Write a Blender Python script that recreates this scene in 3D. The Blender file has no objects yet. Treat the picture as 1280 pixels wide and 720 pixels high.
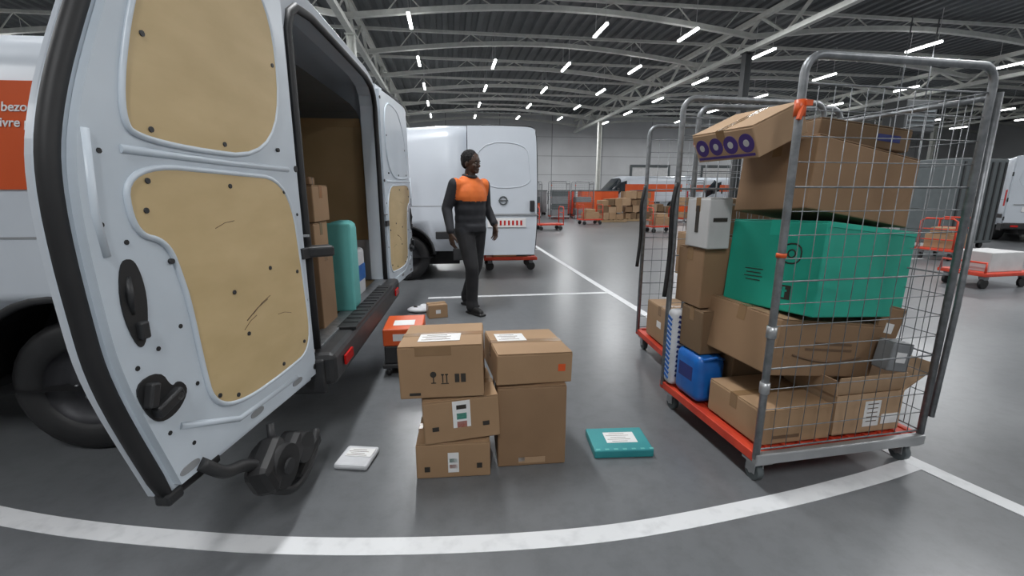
import bpy, bmesh, math, random
from mathutils import Vector, Matrix, Euler
random.seed(7)
rad=math.radians
scene=bpy.context.scene
COL=scene.collection

# ------------------------------------------------------------------ materials
def mat(name, c, rough=0.6, metal=0.0, c2=None, scale=6.0, bump=0.0, emis=0.0, detail=4.0, stretch=None, lo=0.35, hi=0.65, spec=None):
    m=bpy.data.materials.new(name); m.use_nodes=True
    nt=m.node_tree; b=nt.nodes['Principled BSDF']
    b.inputs['Base Color'].default_value=(*c,1); b.inputs['Roughness'].default_value=rough
    b.inputs['Metallic'].default_value=metal
    if spec is not None: b.inputs['Specular IOR Level'].default_value=spec
    if emis>0:
        b.inputs['Emission Color'].default_value=(*c,1); b.inputs['Emission Strength'].default_value=emis
    if c2 is None: c2=tuple(x*0.88 for x in c)
    tc=nt.nodes.new('ShaderNodeTexCoord'); mp=nt.nodes.new('ShaderNodeMapping')
    nt.links.new(tc.outputs['Object'],mp.inputs['Vector'])
    if stretch: mp.inputs['Scale'].default_value=stretch
    n=nt.nodes.new('ShaderNodeTexNoise'); n.inputs['Scale'].default_value=scale; n.inputs['Detail'].default_value=detail
    nt.links.new(mp.outputs['Vector'],n.inputs['Vector'])
    r=nt.nodes.new('ShaderNodeValToRGB'); r.color_ramp.elements[0].color=(*c,1); r.color_ramp.elements[1].color=(*c2,1)
    r.color_ramp.elements[0].position=lo; r.color_ramp.elements[1].position=hi
    nt.links.new(n.outputs['Fac'],r.inputs['Fac'])
    nt.links.new(r.outputs['Color'],b.inputs['Base Color'])
    if bump>0:
        bp=nt.nodes.new('ShaderNodeBump'); bp.inputs['Strength'].default_value=bump; bp.inputs['Distance'].default_value=0.01
        nt.links.new(n.outputs['Fac'],bp.inputs['Height']); nt.links.new(bp.outputs['Normal'],b.inputs['Normal'])
    return m

M={}
M['white']=mat('van_white_paint',(0.56,0.60,0.65),0.28,c2=(0.52,0.56,0.61),scale=1.5)
M['doorwhite']=mat('door_inner_paint',(0.58,0.64,0.70),0.32,c2=(0.52,0.58,0.64),scale=3)
M['black']=mat('black_rubber',(0.008,0.008,0.009),0.55,c2=(0.014,0.014,0.015))
M['plastic']=mat('dark_plastic',(0.016,0.017,0.019),0.5,c2=(0.026,0.026,0.027),scale=12)
M['ply']=mat('plywood',(0.60,0.45,0.24),0.55,c2=(0.52,0.385,0.195),scale=3.5,stretch=(1,1,2.5),bump=0.03,lo=0.3,hi=0.7)
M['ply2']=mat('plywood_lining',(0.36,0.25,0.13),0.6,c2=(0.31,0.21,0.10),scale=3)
M['orange']=mat('orange_film',(0.64,0.095,0.018),0.4,c2=(0.58,0.082,0.014),scale=2)
M['lettering']=mat('white_lettering',(0.8,0.8,0.8),0.5)
M['glass']=mat('dark_glass',(0.015,0.02,0.025),0.08)
M['steel']=mat('galvanised_steel',(0.27,0.28,0.29),0.42,0.7,c2=(0.19,0.20,0.21),scale=30)
M['wire']=mat('wire_steel',(0.25,0.26,0.27),0.5,0.5,c2=(0.16,0.17,0.18),scale=30)
M['chrome']=mat('bright_steel',(0.45,0.46,0.47),0.36,0.7)
M['rim']=mat('wheel_steel',(0.04,0.04,0.045),0.5,0.3)
M['red']=mat('red_frame_paint',(0.60,0.055,0.022),0.45,c2=(0.44,0.035,0.015),scale=8)
M['taillight']=mat('tail_light_red',(0.5,0.01,0.008),0.2)
M['cb1']=mat('cardboard_tan',(0.355,0.225,0.125),0.8,c2=(0.31,0.193,0.105),scale=2.5,bump=0.06)
M['cb2']=mat('cardboard_brown',(0.270,0.165,0.090),0.8,c2=(0.230,0.138,0.074),scale=2.5,bump=0.06)
M['cb3']=mat('cardboard_light',(0.42,0.28,0.17),0.8,c2=(0.36,0.235,0.138),scale=2.5,bump=0.06)
M['cb4']=mat('cardboard_dark',(0.175,0.108,0.058),0.8,c2=(0.145,0.09,0.047),scale=2.5,bump=0.06)
M['tape']=mat('packing_tape',(0.27,0.165,0.085),0.22)
M['label']=mat('paper_label',(0.75,0.75,0.74),0.6,c2=(0.68,0.68,0.68))
M['ink']=mat('print_ink',(0.03,0.025,0.02),0.7)
M['inklight']=mat('print_ink_brown',(0.13,0.075,0.04),0.7)
M['teal']=mat('teal_cardboard',(0.010,0.345,0.245),0.6,c2=(0.008,0.30,0.21),scale=3,bump=0.04)
M['tealedge']=mat('teal_cardboard_face',(0.012,0.42,0.30),0.6,c2=(0.01,0.37,0.26),scale=3)
M['aqua']=mat('aqua_parcel',(0.035,0.28,0.29),0.5,c2=(0.02,0.22,0.24),scale=4)
M['aqualight']=mat('aqua_foam',(0.13,0.46,0.44),0.6)
M['blue']=mat('blue_plastic',(0.01,0.13,0.45),0.35,c2=(0.01,0.10,0.38),scale=12,bump=.3)
M['navy']=mat('navy_print',(0.02,0.03,0.16),0.5)
M['purple']=mat('purple_print',(0.06,0.03,0.19),0.5)
M['whitebox']=mat('white_carton',(0.52,0.52,0.52),0.6)
M['poly']=mat('white_polybag',(0.65,0.66,0.68),0.35,scale=10,bump=0.4)
M['girder']=mat('light_steel_paint',(0.66,0.67,0.63),0.6)
M['deck']=mat('dark_roof_deck',(0.12,0.13,0.135),0.6,c2=(0.09,0.098,0.102),scale=1)
M['wallm']=mat('wall_panel_grey',(0.60,0.61,0.62),0.7,c2=(0.54,0.55,0.56),scale=0.6)
M['seam']=mat('panel_seam',(0.28,0.29,0.30),0.7)
M['greybin']=mat('grey_plastic',(0.09,0.105,0.11),0.6)
M['midgrey']=mat('mid_grey_plastic',(0.22,0.23,0.24),0.6)
M['darkcol']=mat('dark_column_paint',(0.035,0.038,0.04),0.6)
M['skin']=mat('skin_dark_brown',(0.060,0.031,0.019),0.5)
M['hair']=mat('hair_black',(0.006,0.005,0.005),0.9,scale=60,bump=0.6)
M['jacket']=mat('jacket_black',(0.011,0.012,0.016),0.8,c2=(0.02,0.021,0.026),scale=10,bump=0.2)
M['trouser']=mat('trousers_black',(0.010,0.010,0.012),0.85,c2=(0.017,0.017,0.019),scale=9,bump=0.3)
M['hiviz']=mat('orange_fabric',(0.72,0.16,0.025),0.7,c2=(0.62,0.13,0.018),scale=12,bump=0.2)
M['shoe']=mat('shoe_black',(0.008,0.008,0.008),0.5)
M['eye']=mat('eye_white',(0.35,0.33,0.30),0.3)
M['led']=mat('led_tube',(1.0,1.0,1.0),0.5,emis=13.0,c2=(1,1,1))
M['lampbody']=mat('lamp_housing',(0.6,0.6,0.6),0.5)
M['wood']=mat('pallet_wood',(0.36,0.25,0.14),0.8)
M['line']=mat('floor_line_paint',(0.66,0.67,0.68),0.5,c2=(0.54,0.55,0.56),scale=14,detail=8,lo=0.5,hi=0.75)
def floormat():
    m=bpy.data.materials.new('polished_concrete'); m.use_nodes=True; nt=m.node_tree; b=nt.nodes['Principled BSDF']
    tc=nt.nodes.new('ShaderNodeTexCoord')
    n1=nt.nodes.new('ShaderNodeTexNoise'); n1.inputs['Scale'].default_value=0.7; n1.inputs['Detail'].default_value=6; n1.inputs['Roughness'].default_value=0.55
    n2=nt.nodes.new('ShaderNodeTexNoise'); n2.inputs['Scale'].default_value=11; n2.inputs['Detail'].default_value=8; n2.inputs['Roughness'].default_value=0.7
    for n in (n1,n2): nt.links.new(tc.outputs['Object'],n.inputs['Vector'])
    r1=nt.nodes.new('ShaderNodeValToRGB'); r1.color_ramp.elements[0].position=0.3; r1.color_ramp.elements[1].position=0.7
    r1.color_ramp.elements[0].color=(0.120,0.127,0.134,1); r1.color_ramp.elements[1].color=(0.162,0.169,0.176,1)
    nt.links.new(n1.outputs['Fac'],r1.inputs['Fac'])
    r2=nt.nodes.new('ShaderNodeValToRGB'); r2.color_ramp.elements[0].position=0.32; r2.color_ramp.elements[1].position=0.55
    r2.color_ramp.elements[0].color=(0.84,0.84,0.84,1); r2.color_ramp.elements[1].color=(1,1,1,1)
    nt.links.new(n2.outputs['Fac'],r2.inputs['Fac'])
    mx=nt.nodes.new('ShaderNodeMix'); mx.data_type='RGBA'; mx.blend_type='MULTIPLY'; mx.inputs[0].default_value=1
    nt.links.new(r1.outputs['Color'],mx.inputs[6]); nt.links.new(r2.outputs['Color'],mx.inputs[7])
    nt.links.new(mx.outputs[2],b.inputs['Base Color'])
    mr=nt.nodes.new('ShaderNodeMapRange'); mr.inputs[3].default_value=0.24; mr.inputs[4].default_value=0.36
    nt.links.new(n1.outputs['Fac'],mr.inputs[0]); nt.links.new(mr.outputs[0],b.inputs['Roughness'])
    return m
M['floor']=floormat()

# ------------------------------------------------------------------ mesh builder
class MB:
    def __init__(s): s.v=[]; s.f=[]; s.m=[]; s.sm=[]; s.mats=[]
    def mi(s,k):
        if k not in s.mats: s.mats.append(k)
        return s.mats.index(k)
    def add(s,vs,fs,k,smooth=False):
        o=len(s.v); s.v+= [tuple(v) for v in vs]; i=s.mi(k)
        for n,f in enumerate(fs):
            s.f.append([o+q for q in f]); s.m.append(i); s.sm.append(smooth[n] if isinstance(smooth,list) else smooth)
    def box(s,c,d,k,rot=None,bev=0.0,seg=2):
        bm=bmesh.new(); bmesh.ops.create_cube(bm,size=1.0)
        for v in bm.verts: v.co=Vector((v.co.x*d[0],v.co.y*d[1],v.co.z*d[2]))
        if bev>0: bmesh.ops.bevel(bm,geom=bm.edges[:],offset=bev,segments=seg,affect='EDGES',profile=0.5)
        R=Euler(rot).to_matrix() if rot else Matrix.Identity(3)
        bm.verts.index_update()
        s.add([R@v.co+Vector(c) for v in bm.verts],[[v.index for v in f.verts] for f in bm.faces],k,seg>2); bm.free()
    def tube(s,pts,r,k,seg=8,closed=False,r_end=None,flat=None):
        P=[Vector(p) for p in pts]; n=len(P); vs=[]; fs=[]; sm=[]
        prev=None
        for i in range(n):
            if closed: t=(P[(i+1)%n]-P[i-1]).normalized()
            else: t=((P[min(i+1,n-1)]-P[max(i-1,0)])).normalized()
            if prev is None:
                a=Vector((0,0,1)) if abs(t.z)<0.9 else Vector((1,0,0))
                u=t.cross(a).normalized()
            else:
                u=(prev-t*prev.dot(t)).normalized()
            prev=u; w=t.cross(u)
            rr=r if r_end is None else r+(r_end-r)*i/(n-1)
            for j in range(seg):
                an=2*math.pi*(j+0.5)/seg
                vs.append(P[i]+u*math.cos(an)*rr+w*math.sin(an)*rr)
        m=n if closed else n-1
        for i in range(m):
            for j in range(seg):
                a=i*seg+j; b=i*seg+(j+1)%seg; i2=((i+1)%n)*seg
                fs.append([a,b,i2+(j+1)%seg,i2+j]); sm.append(seg>4)
        if not closed:
            fs.append(list(range(seg))[::-1]); sm.append(False)
            fs.append([(n-1)*seg+j for j in range(seg)]); sm.append(False)
        s.add(vs,fs,k,sm)
    def cyl(s,p0,p1,r,k,seg=20,r1=None): s.tube([p0,p1],r,k,seg,r_end=r1)
    def ell(s,c,r,k,rot=None,nu=14,nv=10):
        R=Euler(rot).to_matrix() if rot else Matrix.Identity(3); vs=[];fs=[]
        C=Vector(c)
        vs.append(C+R@Vector((0,0,r[2])))
        for i in range(1,nv):
            th=math.pi*i/nv
            for j in range(nu):
                ph=2*math.pi*j/nu
                vs.append(C+R@Vector((r[0]*math.sin(th)*math.cos(ph),r[1]*math.sin(th)*math.sin(ph),r[2]*math.cos(th))))
        vs.append(C+R@Vector((0,0,-r[2])))
        for j in range(nu): fs.append([0,1+j,1+(j+1)%nu])
        for i in range(nv-2):
            for j in range(nu):
                a=1+i*nu+j;b=1+i*nu+(j+1)%nu; fs.append([a,a+nu,b+nu,b])
        L=len(vs)-1;o=1+(nv-2)*nu
        for j in range(nu): fs.append([o+j,L,o+(j+1)%nu])
        s.add(vs,fs,k,True)
    def cap(s,p0,p1,r0,r1,k='x',seg=12):
        s.tube([p0,p1],r0,k,seg,r_end=r1); s.ell(p0,(r0,)*3,k,nu=12,nv=8); s.ell(p1,(r1,)*3,k,nu=12,nv=8)
    def slab(s,pts,axis_fn,n0,n1,k,k_edge=None):
        n=len(pts); vs=[axis_fn(p[0],p[1],n0) for p in pts]+[axis_fn(p[0],p[1],n1) for p in pts]
        s.add(vs,[list(range(n)),[n+i for i in range(n)][::-1]],k)
        s.add(vs,[[i,(i+1)%n,n+(i+1)%n,n+i] for i in range(n)],k_edge or k)
    def mesh(s,name,recalc=True):
        me=bpy.data.meshes.new(name); me.from_pydata(s.v,[],s.f)
        for k in s.mats: me.materials.append(M.get(k))
        me.polygons.foreach_set('material_index',s.m); me.polygons.foreach_set('use_smooth',s.sm)
        if recalc:
            bm=bmesh.new(); bm.from_mesh(me); bmesh.ops.recalc_face_normals(bm,faces=bm.faces[:]); bm.to_mesh(me); bm.free()
        me.update(); return me
    def obj(s,name,loc=(0,0,0),rot=(0,0,0),parent=None,recalc=True):
        o=bpy.data.objects.new(name,s.mesh(name,recalc)); COL.objects.link(o)
        o.location=loc; o.rotation_euler=rot
        if parent: o.parent=parent
        return o
def empty(name,loc=(0,0,0),rotz=0):
    o=bpy.data.objects.new(name,None); COL.objects.link(o); o.location=loc; o.rotation_euler=(0,0,rotz); o.empty_display_size=0.2
    return o
def bake(o):
    dg=bpy.context.evaluated_depsgraph_get(); dg.update()
    me=bpy.data.meshes.new_from_object(o.evaluated_get(dg)); o.modifiers.clear(); o.data=me; return o
def chaikin(p,it=2,closed=True):
    for _ in range(it):
        q=[];n=len(p)
        for i in range(n if closed else n-1):
            a=p[i];b=p[(i+1)%n]
            q.append(tuple(a[j]*.75+b[j]*.25 for j in range(len(a)))); q.append(tuple(a[j]*.25+b[j]*.75 for j in range(len(a))))
        p=q
    return p
def catmull(P,n=10):
    P=[Vector(p) for p in P]; P=[2*P[0]-P[1]]+P+[2*P[-1]-P[-2]]; out=[]
    for i in range(1,len(P)-2):
        a,b,c,d=P[i-1:i+3]
        for j in range(n):
            t=j/n
            out.append(0.5*((2*b)+(-a+c)*t+(2*a-5*b+4*c-d)*t*t+(-a+3*b-3*c+d)*t**3))
    out.append(P[-2]); return out
def text(name,body,size,loc,rot,parent,k,shear=0.0):
    cu=bpy.data.curves.new(name,'FONT'); cu.body=body; cu.size=size; cu.extrude=0.001; cu.shear=shear; cu.offset=size*0.015
    cu.materials.append(M[k]); o=bpy.data.objects.new(name,cu); COL.objects.link(o); o.location=loc; o.rotation_euler=rot
    if parent: o.parent=parent
    return o

# ------------------------------------------------------------------ building (rotated 8 deg)
BR=rad(8)
def BW(a,b): return (a*math.cos(BR)-b*math.sin(BR), a*math.sin(BR)+b*math.cos(BR))
A0,A1,B0,B1=-18,46,-9,35
m=MB(); m.box(((A0+A1)/2,(B0+B1)/2,-0.1),(A1-A0,B1-B0,0.2),'floor'); m.obj('floor',rot=(0,0,BR))
m=MB(); x=A0; zt=7.0; prof=[]
while x<A1:
    prof+=[(x,zt),(x+0.16,zt),(x+0.2,zt+0.09),(x+0.36,zt+0.09)]; x+=0.4
prof.append((x,zt))
vs=[(p[0],B0,p[1]) for p in prof]+[(p[0],B1,p[1]) for p in prof]; n=len(prof)
vs+=[(prof[0][0],B0,zt+.2),(prof[-1][0],B0,zt+.2),(prof[0][0],B1,zt+.2),(prof[-1][0],B1,zt+.2)]
m.add(vs,[[i,i+1,n+i+1,n+i] for i in range(n-1)]+[[2*n,2*n+1,2*n+3,2*n+2]],'deck'); m.obj('ceiling',rot=(0,0,BR),recalc=False)
def wall(name,c,d,seams):
    m=MB(); m.box(c,d,'wallm')
    for sc,sd in seams: m.box(sc,sd,'seam')
    m.obj(name,rot=(0,0,BR))
sm=[]
for i in range(16): sm.append(((A0+4*i+2,B1-0.005,3.5),(0.05,0.03,7)))
for z in (1.2,2.6,4.0,5.4): sm.append((((A0+A1)/2,B1-0.005,z),(A1-A0,0.03,0.03)))
wall('wall_far',((A0+A1)/2,B1+0.1,3.5),(A1-A0,0.2,7.0),sm)
wall('wall_near',((A0+A1)/2,B0-0.1,3.5),(A1-A0,0.2,7.0),[])
wall('wall_left',(A0-0.1,(B0+B1)/2,3.5),(0.2,B1-B0,7.0),[])
wall('wall_right',(A1+0.1,(B0+B1)/2,3.5),(0.2,B1-B0,7.0),[])
for i,a in enumerate((16,22,30,38)):
    m=MB(); m.box((a,B1-0.06,1.6),(3.0,0.06,3.2),'lampbody')
    for z in (0.6,1.2,1.8,2.4): m.box((a,B1-0.095,z),(3.0,0.02,0.04),'seam')
    m.box((a,B1-0.09,3.3),(3.3,0.1,0.2),'greybin'); m.box((a-1.58,B1-0.09,1.6),(0.14,0.1,3.2),'greybin'); m.box((a+1.58,B1-0.09,1.6),(0.14,0.1,3.2),'greybin')
    m.obj('door_%d'%(i+1),rot=(0,0,BR))
GA=[-2.6-12.3,-2.6,9.7,22.0,34.3]
for a in GA:
    m=MB()
    for z in (5.75,6.55): m.box((a,(B0+B1)/2,z),(0.17,B1-B0-.2,0.14),'girder')
    b=B0+.2; s=0
    while b<B1-1.5:
        z0,z1=(5.75,6.55) if s%2==0 else (6.55,5.75)
        m.tube([(a,b,z0),(a,b+1.2,z1)],0.055,'girder',4); b+=1.2; s+=1
    m.obj('roof_girder',rot=(0,0,BR))
    for b in (0.1,14.5,28.9):
        if a==GA[0] and b<1: continue
        m=MB(); dk='darkcol' if (a==9.7 and b==14.5) else 'girder'
        for dx in (-.10,.10): m.box((a+dx,b,2.83),(0.025,0.22,5.66),dk)
        m.box((a,b,2.83),(0.2,0.025,5.66),dk); m.box((a,b,0.01),(0.4,0.4,0.02),dk); m.box((a,b,5.67),(0.3,0.3,0.03),dk)
        m.obj('steel_column',rot=(0,0,BR))
for i in range(13):
    b=-5.5+3.3*i; m=MB()
    for g in range(-1,len(GA)):
        a0=GA[g] if g>=0 else A0+.1; a1=GA[g+1] if g+1<len(GA) else A1-.1
        N=12; arch=[(a0+(a1-a0)*j/N, b, 6.10+0.48*math.sin(math.pi*j/N)) for j in range(N+1)]
        m.tube(arch,0.10,'girder',4)
        m.tube([(a0,b,6.85),(a1,b,6.85)],0.065,'girder',4)
        for j in range(1,N,1):
            p=arch[j]; q=(a0+(a1-a0)*(j+(0.5 if j%2 else -0.5))/N,b,6.82)
            m.tube([p,q],0.022,'girder',4)
    m.obj('roof_truss',rot=(0,0,BR))
m=MB()
for k in range(-5,16):
    a=-0.9+2.75*k
    if a>8.5 and k%2==1: continue
    if min(abs(a-g) for g in GA)<0.5: a+=0.8
    for b in (-6,-2,2,6,10,14,18,22,26,30):
        if b in (14,-2,6) and k==1: continue
        if b==10 and a>8.5: continue
        bb=b+(1.4 if (a>8.5 and k%4==0) else 0)
        m.box((a,bb,5.995),(0.05,1.2,0.04),'lampbody'); m.box((a,bb,5.95),(0.08,1.15,0.05),'led')
        for e in (-.45,.45): m.box((a,bb+e,6.48),(0.012,0.012,0.95),'lampbody')
m.obj('led_tube_lights',rot=(0,0,BR))
for a in (-9.1,-0.9,7.35,15.6,23.9):
    for b in (-3,4,12,20,29):
        l=bpy.data.lights.new('tube_fill','AREA'); l.shape='RECTANGLE'; l.size=0.35; l.size_y=2.6; l.energy=270 if (a in(-0.9,7.35) and b in (4,12)) else 230; l.color=(0.97,0.985,1.0)
        o=bpy.data.objects.new('added_fill_light',l); COL.objects.link(o); w=BW(a+.4,b); o.location=(w[0],w[1],5.9); o.rotation_euler=(0,0,BR)  # area lights added among the LED tubes to brighten the hall, no fixtures
m=MB(); m.box((0,0,0),(1.2,0.8,1.0),'darkcol',bev=0.03)
for z in (-.3,-.15,0,.15,.3): m.box((0,-.41,z),(1.0,0.03,0.05),'greybin')
for dx in (-.5,.5): m.cyl((dx,0,.5),(dx,0,3.1),0.02,'steel',6)
m.obj('unit_heater',loc=(13.4,16,3.75),rot=(0,0,BR))

def strip(name,pts,w,z=0.002):
    P=catmull([(p[0],p[1],0) for p in pts],12); vs=[];fs=[]
    for i,p in enumerate(P):
        t=(P[min(i+1,len(P)-1)]-P[max(i-1,0)]).normalized(); nrm=Vector((-t.y,t.x,0))
        for sgn,zz in ((1,z),(-1,z),(-1,-0.004),(1,-0.004)):
            q=p+nrm*sgn*w/2; vs.append((q.x,q.y,zz))
    for i in range(len(P)-1):
        for j in range(4): fs.append([i*4+j,i*4+(j+1)%4,(i+1)*4+(j+1)%4,(i+1)*4+j])
    m=MB(); m.add(vs,fs,'line'); return m.obj(name)
strip('floor_marking',[(-5.0,2.35),(-3.4,1.95),(-2.10,1.602),(-1.189,1.468),(-.42,1.441),(.342,1.501),(1.051,1.664),(1.60,1.83),(1.96,1.96)],0.085)
strip('floor_marking',[(-.9,22),(.51,11.43),(1.444,4.73),(1.76,3.0),(1.93,2.15),(2.01,1.90),(2.13,1.62),(2.28,1.30),(2.42,.98)],0.085,.0025)
strip('floor_marking',[(-1.05,5.46),(0,5.61),(1.26,5.77)],0.08)
strip('floor_marking',[(-.2,10.2),(.3,10.28),(.62,10.32)],0.08)
strip('floor_marking',[(6.0,8.5),(9,9.0),(13,9.5)],0.08)

# ------------------------------------------------------------------ vans
def ring(zt,zs,hw,zb):
    h=zt-zs; L=[(hw,zb),(hw,zb+.3*(zs-zb)),(hw,zb+.6*(zs-zb)),(hw-.01,zs),(hw-.05,zs+.45*h),(hw-.14,zs+.76*h),(hw-.36,zs+.93*h),(hw-.66,zt-.01)]
    return L+[(-y,z) for y,z in L[::-1]]
def van_door(name,mirror,parent,hinge,phi,square=False,upper_ply=True):
    g=-1 if mirror else 1
    f=lambda s_,z_,n_: (s_, g*n_, z_)
    if square: out=[(.0,.39),(.96,.39),(.985,.77),(.99,1.0),(.99,1.3),(.985,1.6),(.975,1.9),(.96,2.08),(.90,2.18),(.5,2.2),(0,2.2)]
    else: out=[(.0,.39),(.91,.39),(1.022,.77),(1.051,1.0),(1.056,1.3),(1.014,1.5),(.9,1.76),(.78,1.98),(.62,2.14),(.4,2.2),(0,2.2)]
    crv=[tuple(p)[:2] for p in catmull([(q[0],q[1],0) for q in out[1:10]],5)]
    outline=[(0,.39)]+crv+[(0,2.2)]
    m=MB(); m.slab(outline,f,-.06,-.004,'doorwhite','doorwhite')
    cen=(.5,1.25); inset=[(cen[0]+(p[0]-cen[0])*.95,cen[1]+(p[1]-cen[1])*.965) for p in outline]
    m.slab(inset,f,-.006,.022,'doorwhite')
    m.slab(outline,f,-.075,-.058,'white')
    m.tube([f(p[0]-.004,p[1],-.022) for p in [(.7,.385)]+crv+[(.2,2.2)]],.024,'black',8)
    up=chaikin([(.10,2.09),(.14,1.43),(.84,1.43),(.89,1.50),(.80,1.79),(.70,1.96),(.52,2.09)],3)
    lo=chaikin([(.11,1.355),(.5,1.365),(.905,1.375),(.91,1.19),(.80,1.16),(.77,1.04),(.755,.96),(.74,.75),(.72,.60),(.58,.54),(.3,.54),(.05,.56),(.07,.9)],3)
    for pl,kk in ((up,'ply' if upper_ply else 'doorwhite'),(lo,'ply')):
        m.slab(pl,f,.02,.028,kk)
        m.tube([f(p[0],p[1],.024) for p in pl],.009,'doorwhite',8,closed=True)
    m.tube([f(.10,1.395,.020),f(.5,1.40,.020),f(.9,1.41,.020)],.012,'doorwhite',8)
    m.tube([f(.985,1.45,.018),f(1.0,1.25,.018),f(.99,1.14,.018)],.012,'doorwhite',8)
    m.tube([f(.86,.60,.018),f(.60,.485,.018),f(.2,.475,.018)],.012,'doorwhite',8)
    for s_,z_ in ((.16,1.30),(.5,1.32),(.84,1.33),(.86,1.25),(.80,1.1),(.69,.62),(.60,.58),(.3,.58),(.12,.62),(.55,.95),(.32,1.0),(.12,.95),(.17,1.47),(.5,1.46),(.8,1.47),(.15,1.8),(.78,1.72),(.5,.78)):
        m.cyl(f(s_,z_,.02),f(s_,z_,.032),.008,'plastic',10)
    for a_,b_,r_ in (((.50,.83),(.36,.88),.0022),((.46,.845),(.34,.89),.0015),((.52,.80),(.44,.835),.0015),((.30,.80),(.20,.78),.0012),((.6,1.18),(.5,1.2),.0012)):
        m.tube([f(a_[0],a_[1],.0278),f((a_[0]+b_[0])/2,(a_[1]+b_[1])/2+.006,.0278),f(b_[0],b_[1],.0278)],r_,'inklight',5)
    m.slab(chaikin([(.925,1.13),(.965,1.12),(.985,1.0),(.955,.88),(.925,.89),(.90,1.0),(.905,1.08)],2),f,.02,.026,'black')
    m.tube([f(.945,1.08,.02),f(.955,1.03,.032),f(.95,.98,.02)],.009,'plastic',8)
    m.box(f(.935,.93,.03),(.03,.02,.05),'plastic',bev=.006)
    m.slab(chaikin([(.99,.79),(.97,.70),(.93,.645),(.86,.65),(.81,.70),(.84,.745),(.87,.73),(.90,.80)],2),f,.02,.027,'black')
    m.box(f(.90,.70,.035),(.10,.03,.035),'plastic',rot=(0,.3,0),bev=.006); m.box(f(.95,.745,.035),(.03,.03,.07),'plastic',rot=(0,-.3,0),bev=.006); m.cyl(f(.87,.705,.03),f(.87,.705,.05),.012,'steel',10)
    for z_,s_ in ((.455,.85),(.455,.2),(.46,.5)): m.slab(chaikin([(s_-.04,z_-.015),(s_+.04,z_-.015),(s_+.04,z_+.012),(s_-.04,z_+.012)],2),f,.02,.024,'seam')
    for z_ in (.46,1.40,2.1): m.cyl(f(.035,z_,.02),f(.035,z_,.026),.014,'black',10)
    for s_,z_ in ((.93,1.17),(.99,1.22),(.965,.83),(.89,.86),(.80,.90),(.77,.70),(.82,.52),(.96,1.40),(.06,1.2),(.05,.8),(.90,.60)): m.cyl(f(s_,z_,.02),f(s_,z_,.0245),.007,'black',8)
    m.box(f(.895,.385,-.02),(.06,.05,.04),'plastic',bev=.008)
    m.box(f(.55,.98,-.085),(.90,.012,.02),'seam'); m.box(f(.92,1.10,-.09),(.07,.03,.16),'plastic',bev=.01)
    m.tube([f(.5+.055*math.cos(t*math.pi/8),1.18+.055*math.sin(t*math.pi/8),-.085) for t in range(16)],.009,'greybin',6,closed=True)
    m.box(f(.5,1.18,-.085),(.14,.01,.012),'greybin')
    m.box(f(.55,.86,-.083),(.56,.012,.13),'label',bev=.004)
    for i in range(8): m.box(f(.34+.06*i,.86,-.091),(.028,.004,.07),'taillight')
    wn=chaikin([(.12,1.98),(.12,1.36),(.90,1.36),(.88,1.65),(.84,1.98)] if square else [(.12,1.98),(.12,1.36),(.90,1.36),(.86,1.65),(.72,1.98)],2)
    m.tube([f(p[0],p[1],-.076) for p in wn],.006,'white',6,closed=True)
    for z_ in (.62,1.1,1.75):
        m.cyl(f(-.01,z_-.05,-.03),f(-.01,z_+.05,-.03),.016,'plastic',10)
    m.box(f(.03,1.02,.028),(.07,.02,.05),'plastic',bev=.004)
    th=math.atan2(-math.cos(phi),-math.sin(phi)) if not mirror else math.atan2(math.cos(phi),-math.sin(phi))
    return m.obj(name,loc=(hinge[0],hinge[1],0),rot=(0,0,th),parent=parent)

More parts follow.
